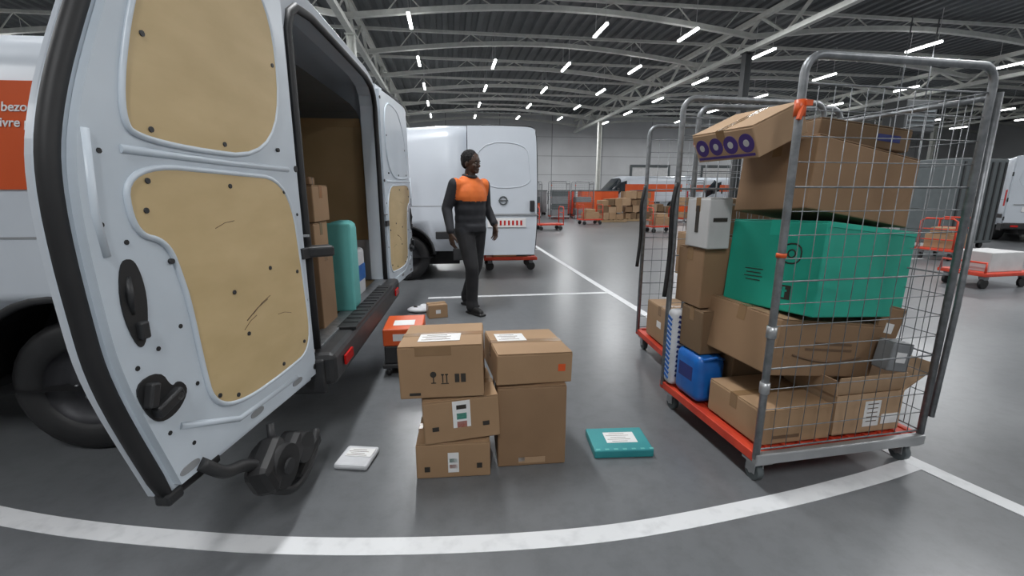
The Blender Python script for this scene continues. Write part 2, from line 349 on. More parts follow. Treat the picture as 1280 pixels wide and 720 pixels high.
VAN_CACHE={}
def van(loc,rotz,near=None,far=None,lettering=False,stripe=True,taper=False):
    root=empty('delivery_van',loc,rotz)
    key=('body',taper); WX=(1.12,4.75) if taper else (.92,4.75)
    if key not in VAN_CACHE:
        rs=1.80 if taper else 1.95; rt=2.0 if taper else 2.22
        ST=[(0,2.25,2.06,1.0,.45),(.30,2.25,2.04,1.0,.45),(.55,(2.25+rt)/2,(2.04+rs)/2,1.0,.45),(.8,rt,rs,1.0,.45),(2.6,rt,rs,1.0,.45),(3.9,rt,rs,1.0,.45),(4.25,rt-.12,rs-.1,.99,.45),(4.95,1.38,1.2,.96,.45),(5.4,1.12,.98,.93,.45),(5.6,.9,.8,.88,.42)]
        R=[ring(*s_[1:]) for s_ in ST]; n=len(R[0]); m=MB(); vs=[];
        for s_,r in zip(ST,R): vs+=[(s_[0],y-1.0,z) for y,z in r]
        fw=[];fg=[]
        for i in range(len(ST)-1):
            for j in range(n-1):
                q=[i*n+j,i*n+j+1,(i+1)*n+j+1,(i+1)*n+j]
                glass=(i==6 and 3<=j<=n-5) or (i in (5,6) and j in (2,n-4))
                (fg if glass else fw).append(q)
        fw.append([(len(ST)-1)*n+j for j in range(n)])
        m.add(vs,fw,'white',True); 
        gi=m.mi('glass')
        for q in fg: m.f.append(q); m.m.append(gi); m.sm.append(False)
        body=m.obj('body_tmp',recalc=False)
        bm=bmesh.new(); bm.from_mesh(body.data)
        for e in bm.edges:
            if len(e.link_faces)==2 and e.calc_face_angle(0)>rad(35): e.smooth=False
        bm.to_mesh(body.data); bm.free()
        md=body.modifiers.new('s','SOLIDIFY'); md.thickness=.03; md.offset=0
        cuts=[]
        for x in WX:
            c=MB(); c.cyl((x,-2.4,.40),(x,.4,.40),.41,'plastic',40); co=c.obj('cut'); cuts.append(co)
            b_=body.modifiers.new('b','BOOLEAN'); b_.operation='DIFFERENCE'; b_.object=co; b_.solver='EXACT'
        bake(body)
        for c in cuts: bpy.data.objects.remove(c)
        VAN_CACHE[key]=body.data; bpy.data.objects.remove(body)
        m=MB()
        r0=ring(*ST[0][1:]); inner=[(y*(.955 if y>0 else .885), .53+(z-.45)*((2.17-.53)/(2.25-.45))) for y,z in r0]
        vs=[(-.012,y-1,z) for y,z in r0]+[(-.012,y-1,z) for y,z in inner]+[(.10,y*.99-1,z) for y,z in inner]
        m.add(vs,[[j,j+1,n+j+1,n+j] for j in range(n-1)],'white'); m.add(vs,[[n+j,n+j+1,2*n+j+1,2*n+j] for j in range(n-1)],'doorwhite')
        m.tube([(-.02,y-1,z) for y,z in inner],.020,'black',8)
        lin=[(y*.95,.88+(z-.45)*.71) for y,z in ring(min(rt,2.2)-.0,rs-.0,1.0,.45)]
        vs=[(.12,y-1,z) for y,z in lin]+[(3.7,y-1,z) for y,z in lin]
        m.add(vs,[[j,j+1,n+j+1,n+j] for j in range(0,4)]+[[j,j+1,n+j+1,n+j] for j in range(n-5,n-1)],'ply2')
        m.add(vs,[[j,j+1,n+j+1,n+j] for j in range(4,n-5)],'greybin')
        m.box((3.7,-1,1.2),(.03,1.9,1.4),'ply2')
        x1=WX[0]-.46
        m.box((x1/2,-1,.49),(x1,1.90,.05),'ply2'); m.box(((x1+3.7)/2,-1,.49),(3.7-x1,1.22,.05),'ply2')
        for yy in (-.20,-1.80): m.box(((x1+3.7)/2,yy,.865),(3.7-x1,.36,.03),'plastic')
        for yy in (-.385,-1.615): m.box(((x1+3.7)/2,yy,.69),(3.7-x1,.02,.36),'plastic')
        m.box((2.75,-1,.33),(5.2,1.26,.26),'black')  # underbody block, made bigger and black to deepen the shade beneath the van
        m.box((.02,-1,.50),(.10,1.86,.06),'steel',bev=.005)
        m.box((-.055,-1,.43),(.13,2.02,.17),'plastic',bev=.03); m.box((-.07,-1,.522),(.11,1.2,.02),'black',bev=.004)
        for i in range(12): m.box((-.07,-.5-.09*i,.534),(.09,.015,.006),'plastic')
        m.box((-.13,-.2,.43),(.012,.14,.05),'taillight'); m.box((-.13,-1.8,.43),(.012,.14,.05),'taillight')
        m.box((.08,.008,.40),(.30,.03,.18),'plastic',bev=.012); m.box((.08,-2.008,.40),(.30,.03,.18),'plastic',bev=.012)
        for y in (.012,-2.012): m.box((.07,y,1.15),(.10,.02,.42),'taillight',bev=.006)
        for y in (.012,-2.012):
            m.box((2.95,y,.68),(2.3,.03,.11),'plastic',bev=.01); m.box((.25,y,.68),(.45,.03,.11),'plastic',bev=.01)
            m.box((1.9,y*.6 if y>0 else -2.005,1.10),(3.9,.02,.010),'seam')
            for x in (2.7,3.75): m.box((x,.014 if y>0 else -2.014,1.2),(.012,.006,1.3),'seam')
        m.box((5.62,-1,.55),(.12,1.7,.35),'plastic',bev=.04); 
        for y in (-.2,-1.8): m.box((5.52,y,.86),(.16,.25,.2),'label',bev=.04)
        for y,e in ((.12,1),(-2.12,-1)): m.box((4.45,y,1.35),(.12,.18,.35),'plastic',bev=.04)
        for x in WX:
            for y,e in ((-.03,-1),(-1.97,1)):
                K=28; pr=[(y,.43),(y+e*.33,.43)]
                vs=[(x+r*math.cos(2*math.pi*i/K),yy,.40+max(-.05,r*math.sin(2*math.pi*i/K))) for yy,r in pr for i in range(K)]
                m.add(vs,[[i,(i+1)%K,K+(i+1)%K,K+i] for i in range(K)]+[[K+i for i in range(K)]],'black')
                arc=[(x+.42*math.cos(t),y+.03 if e<0 else y-.03,.40+.42*math.sin(t)) for t in [math.pi*i/16 for i in range(17)]]
                m.tube(arc,.022,'plastic',8)
                P=[(.02,.20),(.0,.22),(-.0,.30),(.02,.335),(.05,.345),(.18,.345),(.21,.335),(.23,.30),(.23,.2)]
                for PP,kk in ((P,'black'),([(.02,.20),(.05,.185),(.07,.12),(.04,.08),(.04,.0001)],'rim')):
                    vs=[];fs=[]
                    for (o_,r) in PP:
                        for i in range(K): vs.append((x+r*math.cos(2*math.pi*i/K),y+e*(o_+.03),.345+r*math.sin(2*math.pi*i/K)))
                    for a in range(len(PP)-1):
                        for i in range(K): fs.append([a*K+i,a*K+(i+1)%K,(a+1)*K+(i+1)%K,(a+1)*K+i])
                    m.add(vs,fs,kk,True)
                for i in range(5): 
                    t=2*math.pi*i/5; m.ell((x+.06*math.cos(t),y+e*.07,.345+.06*math.sin(t)),(.012,.012,.012),'steel',nu=8,nv=6)
        VAN_CACHE[('trim',taper)]=m.mesh('van_trim',recalc=False)
    for nm,k in (('body',('body',taper)),('trim_and_wheels',('trim',taper))):
        o=bpy.data.objects.new(nm,VAN_CACHE[k]); COL.objects.link(o); o.parent=root
    van_door('rear_door_near',False,root,(-.01,-.01),near if near is not None else 0.0,square=not taper)
    van_door('rear_door_far',True,root,(-.01,-1.99),far if far is not None else 0.0,square=True,upper_ply=False)
    if stripe:
        m=MB(); x0=.45
        m.box(((x0+4.0)/2,.019,1.53),(4.0-x0,.008,.44),'orange'); m.box(((x0+4.0)/2,-2.019,1.53),(4.0-x0,.008,.44),'orange'); m.obj('orange_band',parent=root)
    if lettering:
        text('lettering_line_1','Ik bezorg bij jou',.052,(1.185,.026,1.630),(rad(90),0,rad(180)),root,'lettering',.25)
        text('lettering_line_2','Je livre pour vous',.052,(1.215,.026,1.568),(rad(90),0,rad(180)),root,'lettering',.25)
    return root
v1=van((-1.0,2.1,0),rad(185),near=rad(188),far=rad(174),lettering=True,taper=True)
m=MB(); m.tube(catmull([(.80,.03,.44),(.74,.06,.37),(.66,.07,.34),(.60,.08,.30)],6),.022,'plastic',8)
m.box((.55,.09,.27),(.20,.10,.13),'black',rot=(.2,.3,.2),bev=.03); m.box((.40,.09,.24),(.16,.09,.10),'black',rot=(.1,.2,.2),bev=.03)
m.cyl((.52,.03,.25),(.52,.15,.25),.085,'black',18); m.cyl((.34,.03,.22),(.34,.13,.22),.065,'black',16); m.cyl((.52,.0,.25),(.52,.16,.25),.03,'plastic',10)
m.box((.28,.08,.13),(.26,.07,.06),'black',rot=(0,.25,.1),bev=.02); m.tube([(.45,.05,.39),(.47,.06,.27)],.015,'plastic',8)
m.tube(catmull([(.62,.10,.22),(.45,.12,.10),(.25,.10,.12),(.16,.08,.20)],6),.018,'plastic',8)
d=m.obj('door_stop',loc=(0,0,0),parent=v1); d.rotation_euler=(0,0,math.atan2(-math.cos(rad(188)),-math.sin(rad(188))))
m=MB(); m.box((-.06,-.06,1.02),(.14,.10,.05),'plastic',rot=(0,0,.5),bev=.01); m.obj('hinge_arm',parent=v1)

v2=van((-.64,6.6,0),rad(185),near=rad(90),far=rad(120),stripe=False)
v3=van((10.6,27.5,0),rad(188)); v4=van((15.5,24.5,0),rad(10)); v5=van((12.9,11.9,0),rad(60)); v6=van((17.5,30.5,0),rad(188)); v7=van((9.0,31.5,0),rad(8))

# ------------------------------------------------------------------ cartons
def carton(name,loc,d,rot=(0,0,0),k='cb1',labels=(),tape=True,kt='tape',extra=None):
    m=MB(); w,l,h=d
    m.box((0,0,-.002),(w,l,h-.004),k,bev=min(.006,h*.1))
    for s_ in (-1,1): m.box((0,s_*(l/4+.001),h/2-.001),(w-.006,l/2-.004,.005),k,bev=.0015)
    if tape:
        m.box((0,0,h/2+.0022),(w-.004,min(.05,l*.2),.001),kt)
        for s_ in (-1,1): m.box((s_*(w/2+.0006),0,h/2-.035),(.001,min(.05,l*.2),.07),kt)
    for lb in labels:
        fc,u,v,a,b,kk=lb[:6]; e=.0012+(.001 if kk in('ink','purple','navy','inklight') else 0)
        if fc=='F': m.box((u,-l/2-e/2,v),(a,e,b),kk)
        elif fc=='T': m.box((u,v,h/2+.003+e/2),(a,b,e),kk)
        elif fc=='L': m.box((-w/2-e/2,u,v),(e,a,b),kk)
        elif fc=='R': m.box((w/2+e/2,u,v),(e,a,b),kk)
    if extra: extra(m,w,l,h)
    return m.obj(name,loc=loc,rot=rot)
def lines(fc,u,v,w,h,n=4):
    out=[(fc,u,v,w,h,'label')]
    for i in range(n): out.append((fc,u-w*.08,v+h*.5-h*(i+1)/(n+1),w*(.7 if i%2 else .5),h*.03,'inklight'))
    return out
def marks(m,w,l,h):
    y=-l/2-.0012
    for i,x in enumerate((-.055,-.005,.05)):
        x+=.02; z=-.03
        if i==0: m.cyl((x,y+.001,z+.02),(x,y-.001,z+.02),.014,'ink',12); m.box((x,y,z-.005),(.005,.001,.03),'ink'); m.box((x,y,z-.02),(.022,.001,.004),'ink')
        elif i==1:
            for q in (-.009,.009): m.box((x+q,y,z),(.005,.001,.04),'ink'); m.box((x+q,y,z+.018),(.013,.001,.006),'ink')
            m.box((x,y,z-.024),(.034,.001,.004),'ink')
        else:
            m.box((x,y,z),(.02,.001,.04),'ink'); m.box((x+.028,y,z),(.022,.001,.04),'ink')
carton('cardboard_box',(-.285,2.02,.0875),(.34,.33,.175),(0,0,rad(5)),'cb1',[('F',0,-.01,.05,.10,'label'),('F',.0,-.03,.035,.02,'orange'),('F',-.0,.0,.035,.02,'teal'),('F',.12,-.03,.025,.025,'ink'),('F',-.12,-.04,.025,.025,'ink')])
carton('cardboard_box',(-.262,2.03,.285),(.345,.33,.205),(0,rad(-2.0),rad(12)),'cb1',[('F',.0,.03,.08,.13,'label'),('F',.0,.02,.045,.03,'teal'),('F',.0,-.02,.045,.03,'orange'),('F',.0,.065,.045,.02,'ink'),('F',.11,-.03,.03,.02,'ink'),('F',-.12,-.03,.03,.02,'ink')])
carton('cardboard_box',(-.325,2.045,.513),(.375,.35,.245),(rad(-1),rad(-1.5),rad(3)),'cb1',[('F',-.03,.10,.16,.045,'tape')]+lines('T',-.01,-.06,.19,.11)+[('F',-.12,-.10,.05,.012,'ink')],extra=marks)
carton('cardboard_box',(.078,2.12,.205),(.33,.34,.41),(0,0,rad(6)),'cb2',[('F',.0,-.175,.13,.03,'cb3'),('F',-.05,-.17,.03,.02,'label')])
carton('cardboard_box',(.068,2.16,.488),(.365,.39,.15),(rad(-1),rad(2),rad(12)),'cb1',lines('T',-.07,.06,.15,.12)+[('F',.13,0,.035,.035,'orange')])
m=MB(); m.box((0,0,.016),(.165,.17,.030),'poly',bev=.012); m.box((.01,.02,.033),(.13,.07,.002),'label'); 
for i in range(4): m.box((.0,.04-.015*i,.0345),(.10 if i%2 else .07,.002,.001),'inklight')
m.obj('white_parcel',loc=(-.765,1.99,0),rot=(0,0,rad(-5)))
m=MB(); m.box((0,0,.022),(.30,.22,.042),'aqua',bev=.006); m.box((.01,.01,.0438),(.16,.10,.0012),'label')
for i in range(5): m.box((.0,.045-.018*i,.0446),(.12 if i%2 else .08,.002,.001),'inklight')
for i in range(7): m.box((-.13+.045*i,-.098,.0438),(.02,.012,.001),'aqualight')
m.obj('teal_parcel',loc=(.555,2.12,0),rot=(0,0,rad(3)))
carton('small_cardboard_box',(-.80,4.62,.07),(.20,.16,.14),(0,0,rad(20)),'cb1',[('F',0,0,.05,.04,'label')])
m=MB(); m.ell((0,0,.03),(.13,.09,.034),'poly'); m.ell((.06,.03,.05),(.06,.05,.03),'poly',rot=(.3,.2,.4)); m.box((-.02,-.01,.062),(.07,.05,.003),'ink',rot=(.0,.1,.2)); m.obj('polybag_parcel',loc=(-1.03,4.80,0))
root=empty('parcel_dolly',(-.80,3.22,0),rad(8))
m=MB(); m.box((0,0,.08),(.30,.40,.03),'plastic',bev=.006)
for x in (-.11,.11):
    for y in (-.16,.16): m.cyl((x-.012,y,.033),(x+.012,y,.033),.033,'black',14); m.box((x,y,.06),(.035,.04,.03),'steel')
m.obj('base',parent=root)
m=MB(); m.box((0,0,.16),(.27,.36,.13),'plastic',bev=.008); m.box((0,0,.29),(.28,.37,.125),'orange',bev=.008); m.box((0,-.03,.354),(.15,.13,.002),'label'); m.box((0,-.186,.29),(.14,.002,.05),'label'); m.obj('orange_box',parent=root)

vf=.516
carton('long_cardboard_box',(-1.155,2.60,vf+.23),(.13,.26,.46),(0,0,rad(5)),'cb2',[('F',0,.1,.06,.08,'label')])
carton('long_cardboard_box',(-1.30,2.62,vf+.25),(.14,.28,.50),(0,0,rad(5)),'cb1')
carton('long_cardboard_box',(-1.17,2.60,vf+.46+.076),(.13,.26,.15),(0,0,rad(7)),'cb1',[('F',0,0,.04,.05,'label')])
carton('cardboard_box',(-1.32,2.62,vf+.50+.10),(.15,.24,.19),(0,0,rad(5)),'cb2')
carton('cardboard_box',(-1.19,2.60,vf+.615+.105),(.20,.24,.20),(0,0,rad(3)),'cb1',[('F',.03,-.05,.04,.03,'ink')])
carton('small_cardboard_box',(-1.21,2.60,vf+.845),(.15,.18,.04),(0,0,rad(15)),'cb2')
m=MB(); m.box((0,0,.30),(.15,.22,.60),'aqualight',bev=.05,seg=3); m.box((0,-.10,.30),(.16,.03,.58),'aqualight',bev=.012); m.obj('teal_foam_parcel',loc=(-1.125,2.98,vf),rot=(0,0,rad(5)))
m=MB(); m.box((0,0,.18),(.22,.30,.36),'poly',bev=.03,seg=3); m.box((.112,0,.18),(.003,.26,.12),'blue'); m.obj('white_blue_parcel',loc=(-1.27,3.38,vf),rot=(0,0,rad(5)))
carton('cardboard_box',(-1.77,2.95,vf+.35),(.40,.6,.70),(0,0,rad(5)),'cb4')
carton('cardboard_box',(-1.80,3.50,vf+.2),(.4,.36,.40),(0,0,rad(5)),'cb2')

# ------------------------------------------------------------------ roll cages
CW,CD=.90,.81
def cage_mesh(W=CW,D=CD,H=1.80):
    m=MB(); zb=.135
    m.box((W/2,D/2,zb+.01),(W-.04,D-.04,.012),'red'); 
    m.box((.01,D/2,zb),(.035,D,.045),'red',bev=.004); m.box((W-.01,D/2,zb),(.035,D,.045),'red',bev=.004)
    m.box((W/2,-.005,zb),(W+.02,.035,.05),'chrome',bev=.006); m.box((W/2,D+.005,zb),(W+.02,.035,.05),'red',bev=.006)
    for i in range(9): m.box((W*(i+1)/10,D/2,zb+.02),(.02,D-.05,.010),'red')
    for x in (.04,W-.04):
        for y in (.035,D-.07):
            m.box((x,y,.105),(.09,.09,.012),'chrome',bev=.002); m.cyl((x,y,.09),(x,y,.11),.025,'chrome',12)
            for s_ in (-.022,.022): m.box((x+s_,y+.01,.07),(.005,.055,.06),'chrome')
            m.cyl((x-.016,y+.01,.043),(x+.016,y+.01,.043),.043,'greybin',18); m.cyl((x-.026,y+.01,.043),(x+.026,y+.01,.043),.010,'chrome',8)
    def U(p0,p1,r=.07):
        p0=Vector(p0);p1=Vector(p1);d=(p1-p0).normalized();pts=[p0+Vector((0,0,zb)),p0+Vector((0,0,H*.5)),p0+Vector((0,0,H-r))]
        for i in range(1,6):
            t=math.pi/2*i/6; pts.append(p0+d*(r-r*math.cos(t))+Vector((0,0,H-r+r*math.sin(t))))
        pts.append(p0+d*r+Vector((0,0,H))); pts.append(p1-d*r+Vector((0,0,H)))
        for i in range(1,6):
            t=math.pi/2*i/6; pts.append(p1-d*(r-r*math.sin(t))+Vector((0,0,H-r+r*math.cos(t))))
        pts.append(p1+Vector((0,0,H-r))); pts.append(p1+Vector((0,0,zb)))
        m.tube(pts,.0155,'steel',10)
    def grid(p0,p1,z0,z1,nx,nz):
        p0=Vector(p0);p1=Vector(p1)
        for i in range(1,nx):
            q=p0.lerp(p1,i/nx); m.tube([q+Vector((0,0,z0)),q+Vector((0,0,z1))],.0018,'wire',5)
        for i in range(nz+1):
            z=z0+(z1-z0)*i/nz; m.tube([p0+Vector((0,0,z)),p1+Vector((0,0,z))],.0022 if i%4 else .004,'wire',5)
    U((0,0,0),(W,0,0)); U((0,D,0),(W,D,0))
    grid((0,.004,0),(W,.004,0),zb+.04,H-.10,12,16); grid((0,D-.004,0),(W,D-.004,0),zb+.04,H-.10,11,16)
    grid((W,0,0),(W,D,0),zb+.04,H-.10,10,16)
    m.tube([(W,.0,H-.12),(W,D,H-.12)],.012,'steel',8)
    m.tube([(W+.03,-.01,.25),(W+.045,-.01,.8),(W+.03,-.01,H-.1)],.013,'steel',8)
    m.cyl((0,0,H-.22),(0,0,H-.16),.021,'orange',10); m.box((.012,-.022,H-.175),(.025,.02,.02),'orange'); m.box((-.012,-.02,H-.21),(.012,.015,.05),'orange',rot=(0,.3,0)); m.cyl((0,0,1.04),(0,0,1.058),.020,'orange',10)
    for z in (.7,.45): m.cyl((0,0,z),(0,0,z+.05),.021,'chrome',10)
    m.tube(catmull([(-.01,D-.01,1.35),(-.04,D-.03,1.2),(-.03,D-.02,.95),(-.05,D-.03,.7)],5),.014,'black',6)
    return m.mesh('roll_cage_mesh')
CG=cage_mesh()
def cage(loc,rz):
    o=bpy.data.objects.new('roll_cage',CG); COL.objects.link(o); o.location=loc; o.rotation_euler=(0,0,rz); return o
CO=(1.09,1.80); CR=rad(11)
def CL(x,y,z): return (CO[0]+x*math.cos(CR)-y*math.sin(CR),CO[1]+x*math.sin(CR)+y*math.cos(CR),z)
cage((CO[0],CO[1],0),CR)
zd=.162
def opened(name,loc,d,rot,k):
    m=MB(); w,l,h=d; t=.005
    m.box((0,0,-h/2+t/2),(w,l,t),k)
    for s_ in (-1,1):
        m.box((s_*(w/2-t/2),0,0),(t,l,h),k); m.box((0,s_*(l/2-t/2),0),(w-2*t,t,h),k)
    f=l*.3
    m.box((0,-l/2+f*.1,h/2+f*.45),(w,t,f),k,rot=(rad(12),0,0)); m.box((0,l/2+.0+f*.1,h/2+f*.45),(w,t,f),k,rot=(rad(-12),0,0))
    g=.22
    m.box((w/2+g*.40,0,h/2+g*.25),(g,l,t),k,rot=(0,rad(-32),0)); m.box((-w/2-.01,0,h/2+.04),(t,l,.08),k,rot=(0,rad(-8),0))
    m.box((.02,-l/2-.001,-.005),(.09,.002,.13),'label'); 
    for i in range(5): m.box((.02,-l/2-.0025,.045-.022*i),(.06,.001,.004),'inklight')
    m.box((.13,-l/2-.001,-.04),(.10,.002,.05),'label')
    return m.obj(name,loc=loc,rot=rot)
carton('cardboard_box',CL(.235,.235,zd+.085),(.38,.38,.17),(0,0,CR),'cb1',[('F',-.05,-.05,.14,.015,'inklight')])
opened('opened_cardboard_box',CL(.635,.21,zd+.105),(.38,.32,.20),(0,0,CR),'cb3')
m=MB(); m.box((0,0,0),(.17,.24,.27),'blue',bev=.045,seg=4); m.box((-.084,0,.02),(.004,.13,.08),'navy'); m.tube([(-.06,-.12,.12),(0,-.14,.14),(.06,-.12,.12)],.008,'blue',6); m.obj('blue_bag',loc=CL(.085,.585,zd+.135),rot=(0,0,CR))
m=MB(); m.box((0,0,0),(.14,.09,.46),'poly',bev=.03,seg=4)
for i in range(13): m.box((-.0705,0,-.18+.030*i),(.004,.045,.016),'blue',rot=(.4,0,0)); 
for i in range(13): m.box((0,-.0455,-.18+.030*i),(.09,.004,.016),'navy',rot=(0,.4,0))
m.obj('striped_bag',loc=CL(.055,.755,zd+.235),rot=(0,0,CR))
carton('cardboard_box',CL(.335,.62,zd+.14),(.29,.34,.28),(0,0,CR),'cb4')
carton('cardboard_box',CL(.68,.62,zd+.14),(.34,.34,.28),(0,0,CR),'cb2')
carton('cardboard_box',CL(.10,.60,zd+.275+.12),(.16,.20,.24),(0,0,CR),'cb4')
carton('cardboard_box',CL(.10,.66,.845),(.16,.24,.32),(0,0,CR),'cb2')
carton('white_carton',CL(.075,.61,1.14),(.13,.20,.26),(0,0,CR),'whitebox',[('L',0,.02,.03,.14,'ink'),('F',0,.02,.08,.02,'ink')])
def amaz(m,w,l,h):
    pts=[(-.22+.44*i/10,-l/2-.002,-.03-.03*math.sin(math.pi*i/10)) for i in range(11)]
    m.tube(pts,.004,'inklight',6); m.box((0,-l/2-.001,.0),(.30,.002,.012),'inklight'); m.box((.02,-l/2-.001,.03),(.24,.002,.012),'inklight')
carton('cardboard_box',CL(.42,.36,.575),(.66,.46,.27),(rad(2),rad(8),CR+rad(6)),'cb2',extra=amaz)
carton('cardboard_box',CL(.82,.28,.64),(.14,.22,.22),(0,rad(14),CR),'cb2',[('F',0,.0,.05,.05,'label')])
carton('grey_carton',CL(.78,.10,.53),(.12,.08,.14),(0,rad(10),CR),'midgrey',[('F',0,.0,.06,.05,'label')],tape=False)
def tealx(m,w,l,h):
    x=-w/2-.001
    def ringsq(cy,cz,s_):
        m.tube([(x,cy+s_*a,cz+s_*b) for a,b in chaikin([(-1,-1),(1,-1),(1,1),(-1,1)],2)],.0035,'ink',6,closed=True)
    ringsq(-.10,.06,.045); m.tube([(x,-.10+.018*math.cos(t*math.pi/6),.06+.018*math.sin(t*math.pi/6)) for t in range(12)],.0035,'ink',6,closed=True)
    m.box((x,-.09,-.12),(.002,.065,.065),'ink'); m.box((x-.001,-.09,-.12),(.002,.014,.05),'teal'); m.box((x-.001,-.09,-.112),(.002,.032,.01),'teal')
    for i in range(4): m.box((x,.08,-.03-.018*i),(.002,.10-.02*(i%2),.004),'ink')
    m.box((0,-l/2-.0,h/2-.012),(w-.01,.006,.02),'tealedge'); 
carton('teal_shipping_box',CL(.54,.365,.925),(.68,.48,.42),(rad(-2),rad(6),CR+rad(12)),'teal',kt='tealedge',extra=tealx)
carton('cardboard_box',CL(.55,.40,1.325),(.64,.42,.32),(rad(-4),rad(9),CR+rad(5)),'cb2')
carton('cardboard_box',CL(.61,.46,1.555),(.48,.42,.10),(0,rad(6),CR+rad(-4)),'cb4',[('F',.12,0,.12,.03,'navy')],kt='ink')
def circ(m,w,l,h):
    for i in range(4):
        y=-l/2+.05+.092*i
        m.cyl((-w/2-.002,y,0),(-w/2+.001,y,0),.042,'purple',20); m.cyl((-w/2-.003,y,0),(-w/2+.001,y,0),.016,'whitebox',16)
    m.box((-w/2-.0015,0,-.052),(.002,l-.03,.012),'purple')
carton('printed_carton',CL(.09,.40,1.565),(.28,.38,.14),(0,rad(-24),CR+rad(6)),'cb3',extra=circ)

cage((1.13,2.86,0),rad(4))
def C2(x,y,z): return (1.13+x*math.cos(rad(4))-y*math.sin(rad(4)),2.86+x*math.sin(rad(4))+y*math.cos(rad(4)),z)
carton('cardboard_box',C2(.16,.45,zd+.14),(.26,.5,.28),(0,0,rad(4)),'cb1',[('L',0,0,.08,.05,'label')])
carton('cardboard_box',C2(.58,.42,zd+.25),(.5,.6,.50),(0,0,rad(4)),'cb2')
carton('cardboard_box',C2(.53,.40,zd+.50+.17),(.6,.55,.33),(0,0,rad(6)),'cb1')
carton('cardboard_box',C2(.53,.42,zd+.835+.13),(.5,.5,.25),(0,0,rad(2)),'cb4')

# ------------------------------------------------------------------ background goods
def filled(loc,rz,n,ks):
    cage((loc[0],loc[1],0),rz)
    z=.165
    for i in range(n):
        h=random.uniform(.25,.4); c=math.cos(rz); s_=math.sin(rz); x,y=.45,.405
        carton('cardboard_box',(loc[0]+x*c-y*s_,loc[1]+x*s_+y*c,z+h/2),(.76,.66,h),(0,0,rz),ks[i%len(ks)])
        z+=h+.002
for p in ((1.9,22,.1,4,['midgrey','greybin']),(3.1,22.4,.1,3,['midgrey','orange']),(.6,23,.1,3,['greybin','orange']),(-.6,24.5,.1,4,['midgrey','cb2']),(7.6,20,.3,3,['cb1','orange']),(9.2,17.5,.2,3,['cb2','cb4'])): filled(p[:2],*p[2:])
def pallet(loc,rz,rows):
    root=empty('loaded_pallet',(loc[0],loc[1],0),rz); m=MB()
    for y in (-.35,0,.35):
        m.box((0,y,.05),(1.2,.1,.08),'wood')
    for i in range(6): m.box((-.53+.212*i,0,.105),(.14,.8,.02),'wood')
    m.obj('pallet',parent=root); m=MB(); z=.117
    for r in range(rows):
        x=-.58+random.uniform(0,.15)
        while x<.35:
            w=random.uniform(.22,.4); h=random.uniform(.22,.34)
            for y in (-.2,.2): m.box((x+w/2,y,z+h/2),(w-.01,.36,h),random.choice(['cb1','cb2','cb3','cb4']),bev=.006,rot=(0,0,random.uniform(-.08,.08)))
            x+=w
        z+=.30
    m.obj('cartons',parent=root)
pallet((4.4,20.2),.1,3); pallet((5.6,20.9),.1,4); pallet((6.6,24.5),.2,3); pallet((12.5,19.0),.2,2); pallet((6.9,21.2),-.1,2)
def redcart(loc,rz,load,rails=True):
    root=empty('hand_cart',(loc[0],loc[1],0),rz); m=MB()
    m.box((0,0,.2),(.9,.6,.05),'red',bev=.01)
    for x in (-.35,.35):
        for y in (-.22,.22): m.cyl((x,y-.02,.07),(x,y+.02,.07),.07,'black',16); m.box((x,y,.15),(.06,.07,.06),'steel')
    if rails:
        for x in (-.43,.43): m.tube([(x,-.27,.22),(x,-.27,.75),(x,-.2,.8),(x,.2,.8),(x,.27,.75),(x,.27,.22)],.018,'red',8)
        for z in (.4,.6): 
            for x in (-.43,.43): m.tube([(x,-.27,z),(x,.27,z)],.012,'red',6)
    else:
        m.tube([(-.43,-.27,.22),(-.43,-.27,.36),(-.43,.27,.36),(-.43,.27,.22)],.015,'red',8)
    m.obj('frame',parent=root)
    if load:
        m=MB(); m.box((0,0,.36),(.6,.45,.27),load,bev=.01); 
        if rails: m.box((-.05,0,.56),(.4,.35,.12),'cb1',bev=.01)
        m.obj('load',parent=root)
redcart((1.3,15.8),.2,None); redcart((4.9,14.9),.2,'cb2'); redcart((6.75,6.3),.2,'whitebox',False); redcart((-.05,7.75),.1,'cb2',False); redcart((8.6,8.9),.5,'cb1'); redcart((3.2,18.6),.3,'cb1'); redcart((7.4,17.6),.1,'midgrey')
m=MB(); m.box((0,0,1.08),(1.6,1.0,1.9),'greybin',bev=.03)
for i in range(7): m.box((-.7+.233*i,-.51,1.08),(.05,.03,1.75),'darkcol')
for x in (-.65,.65):
    for y in (-.35,.35): m.cyl((x,y-.03,.07),(x,y+.03,.07),.07,'black',14)
m.obj('grey_container',loc=(10.4,10.8,0),rot=(0,0,.3))
for i,p in enumerate(((4.3,25.5),(3.2,27.5),(5.6,27.0),(1.4,26.5),(7.4,26),(2.7,24.6))):
    m=MB(); k=('orange','midgrey','orange','midgrey','orange','red')[i]
    m.box((0,0,.75),(1.1,.9,1.2),k,bev=.03); m.box((0,0,1.37),(1.16,.96,.06),'greybin',bev=.01)
    for x in (-.45,.45):
        for y in (-.35,.35): m.cyl((x,y-.03,.075),(x,y+.03,.075),.075,'black',14)
    m.obj('parcel_bin',loc=(p[0],p[1],0),rot=(0,0,.1))

